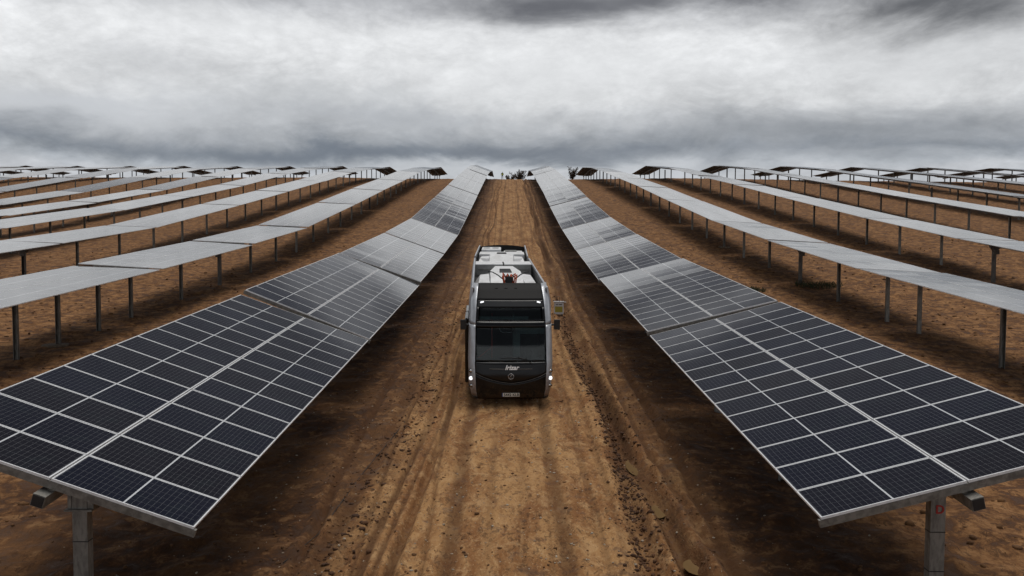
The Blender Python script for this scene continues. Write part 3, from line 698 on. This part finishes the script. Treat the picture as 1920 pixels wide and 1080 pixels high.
for s in (-1, 1):
    xx = (.04, 1.10) if s > 0 else (-1.10, -.04)
    bb = MB().box((xx[0], 8.55, 2.935), (xx[1], 9.75, 3.36)).obj('battery_box', WHG, bus, bevel=.02)
    MB().box((xx[0] - .01, 8.52, 3.363), (xx[1] + .01, 9.75, 3.40)).obj('box_lid', WHITE, bb, bevel=.012)
    MB().box((xx[0] + .1, 8.53, 3.16), (xx[1] - .1, 8.545, 3.19)).obj('latch_strip', GALV, bb)
ac2 = dome(rear, .3, 2.5, .55, 'air_conditioner')
MB().box((-1.06, 2.5, 2.935), (1.06, 3.9, 3.26)).obj('battery_box', WHITE, rear, bevel=.02)
fb = MB().box((-1.0, 4.15, 2.935), (-.06, 5.8, 3.34)).obj('fan_box', WHITE, rear, bevel=.02)
for cx in (-.76, -.32):
    MB().tube([(cx, 5.1, 3.341), (cx, 5.1, 3.352)], .17, 20).obj('fan', BLACK, fb)
    MB().tube([(cx, 5.1, 3.353), (cx, 5.1, 3.362)], .05, 10).obj('fan_hub', GALVD, fb)
fb = MB().box((.08, 4.2, 2.935), (1.0, 5.6, 3.18)).obj('battery_box', WHITE, rear, bevel=.02)
MB().box((.14, 4.9, 3.183), (.72, 5.2, 3.24)).obj('box_lid', WHG, fb, bevel=.01)
# cable nest behind the cap
b = MB(); rr = random.Random(4)
for k in range(9):
    x0 = rr.uniform(-.2, .2); b.tube([(x0, 2.0, 3.2), (x0 + rr.uniform(-.1, .1), 2.1, 3.62 + rr.uniform(0, .14)), (x0 + rr.uniform(-.14, .14), 2.35, 3.58), (x0, 2.5, 3.18)], .022, 6)
b.obj('cable_loom', ORANGE, bus, True)
b = MB(); b.box((-.11, 2.02, 2.95), (.11, 2.2, 3.64)); b.obj('connector_block', BLACK, bus, bevel=.02)
for s in (-1, 1): MB().tube([(s * .2, 2.2, 3.55), (s * .35, 2.3, 3.66), (s * .52, 2.45, 3.74), (s * .66, 2.55, 3.75)], .018, 6).obj('hose', BLACK, bus, True)
b = MB()
for x0 in (-.42, -.12, .18): b.box((x0 - .045, 1.30, 3.335), (x0 + .045, 1.42, 3.375))
b.obj('cap_hook', BLACK, bus)
# interior seen through the windshield
MB().box((-1.1, .55, .38), (1.1, 1.1, 1.24)).obj('dashboard', INT, bus, bevel=.05)
MB().box((-1.2, 5.5, .38), (1.2, 5.6, 2.85)).obj('interior_bulkhead', INT, bus)
b = MB(); b.tube([(-.55, 1.2, .5), (-.55, 1.2, 2.6)], .022, 8); b.tube([(-.56, 1.15, 1.55), (-1.02, 1.0, 1.2)], .02, 8); b.obj('handrail', REDP, bus, True)
MB().box((.12, 1.6, .6), (.15, 2.6, 2.5)).box((.12, 1.58, .6), (.34, 1.61, 2.35)).obj('cab_partition', TEAL, bus)
b = MB(); b.box((.42, 1.75, .5), (.95, 2.25, .95)); b.box((.42, 2.2, .9), (.95, 2.36, 1.75)); b.box((.54, 2.22, 1.78), (.83, 2.34, 1.98)); b.obj('driver_seat', INT, bus, bevel=.05)
b = MB(); ring = [(.68 + math.cos(t) * .23, 1.32 + math.sin(t) * .12, 1.38 + math.sin(t) * .17) for t in np.linspace(0, 2 * math.pi, 21)]
b.tube(ring, .016, 6); b.tube([(.68, 1.32, 1.38), (.68, 1.1, 1.2)], .03, 6); b.obj('steering_wheel', BLACK, bus, True)
b = MB(); b.box((-.95, .80, 2.47), (.55, .84, 2.56)); b.obj('sign_tray', TEAL, bus)
b = MB(); b.tube([(-.33, .72, 2.22), (-.30, .70, 2.13), (-.22, .68, 2.09), (.02, .68, 2.09), (.10, .70, 2.13), (.13, .72, 2.22)], .012, 6); b.obj('sun_visor_bar', CHROME, bus, True)
b = MB(); b.box((.18, .75, 2.04), (1.05, .78, 2.06)); b.tube([(.22, .76, 2.06), (.5, .8, 2.24)], .008, 6); b.tube([(1.0, .76, 2.06), (.74, .8, 2.24)], .008, 6)
b.box((.18, .80, 2.06), (1.05, .81, 2.27)); b.obj('sun_blind', TEAL, bus)

# ------------------------------------------------------------------ portable signal unit on the ground beside the bus
ux, uy = 2.45, 42.0; uz = float(ground_z(ux, uy))
un = empty('portable_cabinet', (ux, uy, uz)); tag(un, 'small white cabinet with olive yellow panel standing beside the bus', 'cabinet')
MB().box((-.24, 0, .05), (.24, .22, .66)).obj('case', WHITE, un, bevel=.02)
MB().box((-.19, -.008, .16), (.19, .0, .45)).obj('panel', mat('olive_panel', (.42, .36, .05), .6), un)
MB().box((-.27, -.03, .66), (.27, .25, .70)).box((.27, .05, .64), (.38, .12, .68)).obj('lid', WHITE, un, bevel=.01)
MB().tube([(-.1, .1, .7), (-.1, .1, .94), (.04, .1, .94), (.04, .1, .7)], .012, 6).obj('handle', BLACK, un)
b = MB()
for x0 in (-.14, -.08, .0, .06, .11): b.box((x0, -.009, .52), (x0 + .04, -.001, .57))
b.obj('marking', BLACK, un)
MB().tube([(-.26, .1, .6), (-.36, .1, .5), (-.42, .1, .3), (-.40, .1, .05)], .01, 6).obj('cable', BLACK, un)
MB().box((-.2, .03, -.05), (-.14, .2, .05)).box((.14, .03, -.05), (.2, .2, .05)).obj('foot', BLACK, un)

# ------------------------------------------------------------------ person on the crest
def crest_xy(x, back=0): return float(np.interp(x, CX, CC)) + back
py0 = 196.0; px0 = -1.9
pzg = float(ground_z(px0, py0))
per = empty('person', (px0, py0, pzg)); tag(per, 'person in a yellow high visibility vest standing on the crest of the track', 'person')
def skin(name, pts, edges, rad, m, parent, root=0, sub=1):
    me = bpy.data.meshes.new(name); me.from_pydata(pts, edges, []); me.materials.append(m)
    o = link(name, me, parent); sm = o.modifiers.new('skin', 'SKIN'); me.skin_vertices or None
    for i, r in enumerate(rad): me.skin_vertices[0].data[i].radius = (r if isinstance(r, tuple) else (r, r))
    me.skin_vertices[0].data[root].use_root = True
    ss = o.modifiers.new('sub', 'SUBSURF'); ss.levels = sub; ss.render_levels = sub
    return o
TROU = mat('dark_trousers', (.02, .025, .035), .9); VEST = mat('vest_yellow', (.62, .72, .02), .7); SKIN = mat('skin', (.45, .28, .2), .6); HAIR = mat('hair', (.02, .015, .01), .8)
bp_ = [(0, 0, .95), (0, .01, 1.18), (0, .01, 1.42), (0, .0, 1.52), (0, -.01, 1.64), (.20, .01, 1.42), (.27, .02, 1.15), (.22, -.12, .95), (-.20, .01, 1.42), (-.28, .02, 1.16), (-.27, -.05, .9),
       (.10, 0, .90), (.12, -.01, .50), (.13, .02, .09), (.14, -.12, .03), (-.10, 0, .90), (-.14, .01, .50), (-.16, .03, .09), (-.17, -.11, .03)]
be = [(0, 1), (1, 2), (2, 3), (3, 4), (2, 5), (5, 6), (6, 7), (2, 8), (8, 9), (9, 10), (0, 11), (11, 12), (12, 13), (13, 14), (0, 15), (15, 16), (16, 17), (17, 18)]
br = [(.16, .12), (.15, .11), (.15, .10), .055, .10, .07, .055, .04, .07, .055, .04, .09, .07, .05, .04, .09, .07, .05, .04]
skin('body', bp_, be, br, TROU, per, 0, 2)
skin('vest', [(0, 0, .93), (0, .01, 1.2), (0, .01, 1.44)], [(0, 1), (1, 2)], [(.21, .15), (.20, .14), (.19, .12)], VEST, per, 0, 2)
skin('head', [(0, -.01, 1.58), (0, -.02, 1.68)], [(0, 1)], [.085, .095], SKIN, per, 0, 2)
skin('hair', [(0, .02, 1.68), (0, .0, 1.75)], [(0, 1)], [.09, .08], HAIR, per, 0, 2)

# ------------------------------------------------------------------ bushes behind the crest
LEAF = worn('dry_leaves', (.045, .030, .018), (.075, .045, .028), 3, .8); TWIG = mat('twigs', (.05, .03, .02), .9)
def bush(x, y, wid, hgt, label, seed, n=700, cat='bush'):
    r_ = random.Random(seed); z = float(ground_z(x, y)); e = empty('bush', (x, y, z)); tag(e, label, cat, 'bushes on the crest')
    b = MB(); t = MB()
    tips = []
    for k in range(16):
        a = r_.uniform(0, 6.28); q = Vector((math.cos(a) * wid * r_.uniform(.2, 1), math.sin(a) * wid * .5, hgt * r_.uniform(.55, 1.0)))
        t.tube([(0, 0, -.1), tuple(q * .5 + Vector((0, 0, .1 * hgt))), tuple(q)], [.05, .03, .012], 5); tips.append(q)
    for k in range(n):
        q = r_.choice(tips) * r_.uniform(.35, 1.08) + Vector((r_.gauss(0, .16), r_.gauss(0, .16), r_.gauss(0, .14))); s = r_.uniform(.09, .24)
        u = Vector((r_.gauss(0, 1), r_.gauss(0, 1), r_.gauss(0, 1))).normalized(); v = u.orthogonal().normalized()
        b.face([q - u * s, q + v * s * .5, q + u * s, q - v * s * .5])
    me = raw_mesh(b, 'crown', [LEAF]); link('crown', me, e); t.obj('stem', TWIG, e)
bush(2.2, 203, 2.4, 2.7, 'wide brown bush at the end of the track between the rows', 1, 1100)
bush(-.2, 205, 1.4, 1.7, 'low brown bush beside the standing person', 2, 500)
bush(14.6, 199, 1.5, 3.2, 'brown bush behind the right-hand row, at the crest', 4, 800)

# ------------------------------------------------------------------ clods, stones, puddles, weeds, pads
def scatter_rocks(name, n, m, smin, smax, xf, ymax, label, seed):
    r_ = np.random.default_rng(seed)
    ico = bmesh.new(); bmesh.ops.create_icosphere(ico, subdivisions=1, radius=1); bv = np.array([v.co[:] for v in ico.verts]); bf = np.array([[v.index for v in f.verts] for f in ico.faces]); ico.free()
    y = 9 + (ymax - 9) * r_.random(n) ** 1.9; x = xf(r_, n, y); s = smin + (smax - smin) * r_.random(n) ** 3
    z = ground_z(x, y)
    V = bv[None] * (1 + .55 * (r_.random((n, len(bv), 1)) - .5)) * s[:, None, None] * (.6 + .8 * r_.random((n, 1, 3)))
    V[:, :, 2] *= .7; V += np.stack([x, y, z + s * .12], -1)[:, None]
    Fc = bf[None] + (np.arange(n) * len(bv))[:, None, None]
    me = bpy.data.meshes.new(name); me.vertices.add(n * len(bv)); me.vertices.foreach_set('co', V.astype(np.float32).ravel())
    nf = n * len(bf); me.loops.add(nf * 3); me.loops.foreach_set('vertex_index', Fc.astype(np.int32).ravel()); me.polygons.add(nf); me.polygons.foreach_set('loop_start', np.arange(nf, dtype=np.int32) * 3)
    me.update(calc_edges=True); me.materials.append(m); o = link(name, me); tag(o, label, None, None, 'stuff'); return o
CLODD = worn('wet_mud_clod', (.045, .018, .006), (.11, .047, .016), 2.2, .9, 0, .5)
CLOD = worn('mud_clod', (.08, .034, .011), (.20, .10, .038), 2.2, .95, 0, .5)
def rutx(c, s, y): return c + .30 * (vnoise(np.full_like(y, s), y * .085) - .5) * 1.9 + .05 * (vnoise(np.full_like(y, s + 50), y * .5) - .5)
scatter_rocks('rut_clods', 5200, CLODD, .010, .06, lambda r_, n, y: np.where(r_.random(n) < .75, rutx(2.62, 5.2, y) + r_.normal(.0, .20, n), rutx(-2.42, 2.7, y) + r_.normal(-.5, .35, n)), 48, 'dark sodden clods thrown up along the deep ruts', 15)
STONE = worn('pale_stone', (.42, .36, .28), (.26, .19, .13), 3, .9)
scatter_rocks('soil_clods', 9000, CLOD, .006, .045, lambda r_, n, y: np.where(r_.random(n) < .8, (2.3 + r_.gamma(2.0, .9, n)) * np.where(r_.random(n) < .5, -1, 1), r_.normal(0, 2.2, n)), 60, 'dark clods of mud strewn along the edges of the track', 5)
scatter_rocks('field_clods', 9000, CLOD, .02, .10, lambda r_, n, y: (7.5 + r_.random(n) * 32) * np.where(r_.random(n) < .5, -1, 1), 75, 'brown clods strewn over the soil between the outer rows', 16)
scatter_rocks('pebbles', 2600, STONE, .008, .032, lambda r_, n, y: r_.normal(0, 3.4, n), 48, 'pale pebbles scattered over the mud', 6)
PUD = mat('muddy_water', (.19, .12, .055), .05); PUD.node_tree.nodes['Principled BSDF'].inputs['IOR'].default_value = 1.33
def puddle(x, y, rx, ry, label, seed):
    """a level pool whose shore is where the uneven mud rises through it"""
    th = np.linspace(0, 2 * math.pi, 60); lip = ground_z(x + 1.9 * rx * np.cos(th), y + 1.9 * ry * np.sin(th))
    z0 = max(float(lip.min()) - .004, float(ground_z(x, y)) + .02)
    gx, gy = np.meshgrid(np.linspace(x - 2.2 * rx, x + 2.2 * rx, 40), np.linspace(y - 1.9 * ry, y + 1.9 * ry, 60)); g_ = ground_z(gx, gy)
    ok = (g_ < z0 + .012) & (((gx - x) / rx) ** 2 + ((gy - y) / ry) ** 2 < 3.6); b = MB(); idx = {}
    for q in range(59):
        for p in range(39):
            if ok[q, p] and ok[q + 1, p] and ok[q, p + 1] and ok[q + 1, p + 1]:
                f = []
                for a, c in ((q, p), (q, p + 1), (q + 1, p + 1), (q + 1, p)):
                    if (a, c) not in idx: idx[(a, c)] = len(b.v); b.v.append((float(gx[a, c]), float(gy[a, c]), z0))
                    f.append(idx[(a, c)])
                b.f.append(tuple(f)); b.m.append(0)
    if b.f: o = b.obj('puddle', PUD); tag(o, label, 'puddle', 'puddles in the ruts')
for pq, l in zip(PUDS, ('small tan puddle in the right-hand rut, middle one of three', 'narrow muddy puddle in the right-hand rut, closest to the bus', 'small tan puddle in the right-hand rut, at the bottom edge of the view',
    'pale puddle on mud behind the near left post', 'tiny puddle under the near left solar table')): puddle(*pq, l, int(pq[1] * 10))
for (x, y, l) in ((-18.3, 33.6, 'concrete pad at the foot of a post, second row left of track'), (18.3, 71.7, 'concrete pad at the foot of a post, second row right of track')):
    z = float(ground_z(x, y)); b = MB(); b.tube([(x, y, z - .3), (x, y, z + .03)], .5, 14); tag(b.obj('concrete_pad', CONC), l, 'concrete pad', 'post footing pads')
WEED = worn('weed_leaf', (.030, .045, .015), (.05, .06, .02), 5, .7)
def weed(x, y, rad, n, label, seed):
    r_ = random.Random(seed); b = MB()
    for k in range(n):
        a = r_.uniform(0, 6.28); q = rad * r_.random() ** .6; px_, py_2 = x + math.cos(a) * q, y + math.sin(a) * q * .6; z = float(ground_z(px_, py_2)) - .01
        h = r_.uniform(.10, .32); d = Vector((r_.gauss(0, .12), r_.gauss(0, .12), 0)); w_ = Vector((r_.uniform(-1, 1), r_.uniform(-1, 1), 0)).normalized() * .015
        p = Vector((px_, py_2, z)); b.face([p - w_, p + w_, p + d * .6 + w_ + Vector((0, 0, h * .7)), p + d + Vector((0, 0, h)), p + d * .6 - w_ + Vector((0, 0, h * .7))])
    o = link('weeds', raw_mesh(b, 'weeds', [WEED])); tag(o, label, 'weeds', None, 'stuff')
weed(19.2, 52, 1.5, 420, 'dark green weeds growing under the second row right of the track', 1)
weed(14.5, 50, .8, 260, 'sparse green weeds beside the track-side row', 2)
weed(-5.0, 12.6, .7, 160, 'few weeds below the near left table', 3)

# ------------------------------------------------------------------ details on the two nearest posts and a cable
for side in (-1, 1):
    tb = [o for o in COL.objects if o.get('category') == 'solar table' and abs(o.location.x - side * 6.1) < .2 and o.location.y < 12][0]
    L0 = tb.location; xa = side * 6.1; py = 11.72
    zt = float(axis_z(xa, py)) - .20
    loc = lambda x, y, z: (x - L0.x, y - L0.y, z - L0.z)
    def bx_(name, a, c, m, bev=0): return MB().box(loc(*a), loc(*c)).obj(name, m, tb, bevel=bev)
    for zz in ((zt - .78, zt - 1.35) if side > 0 else (zt - .30, zt - .95)):
        bx_('cable_tie', (xa - .112, py - .006, zz), (xa + .112, py + .155, zz + .012), BLACK)
    if side > 0:
        t_ = text('D', .17, loc(xa + .02, py - .006, zt - .45), RED, tb, 'painted_letter', 0, .004)
    else:
        bx_('collar_plate', (xa - .20, py - .05, zt - .50), (xa + .20, py + .2, zt - .47), GALV, .005)
        bx_('red_mark', (xa - .03, py - .008, zt - .26), (xa + .05, py - .002, zt - .2), RED)
        bx_('side_bracket', (xa - .17, py + .0, zt - .47), (xa - .112, py + .14, zt - .12), GALV, .005)
        bx_('side_bracket', (xa + .112, py + .0, zt - .47), (xa + .2, py + .14, zt - .15), GALV, .005)
b = MB(); pts = [(x, y, float(ground_z(x, y)) + .02) for x, y in ((-3.9, 14.2), (-3.6, 15.5), (-3.45, 17), (-3.3, 19), (-3.05, 21.5), (-2.9, 23))]
b.tube(pts, .008, 6); tag(b.obj('ground_cable', BLACK), 'thin dark cable lying on mud left of the track', 'cable')
b = MB(); xx, yy = -6.05, 12.75; zz = float(ground_z(xx, yy)) + .22
b.tube([(xx + .22 * math.cos(t), yy + .1 * math.cos(t * 3), zz + .22 * math.sin(t)) for t in np.linspace(0, 6.28, 21)], .03, 8)
tag(b.obj('cable_coil', BLACK), 'black coil of conduit leaning on the near left post', 'cable coil')
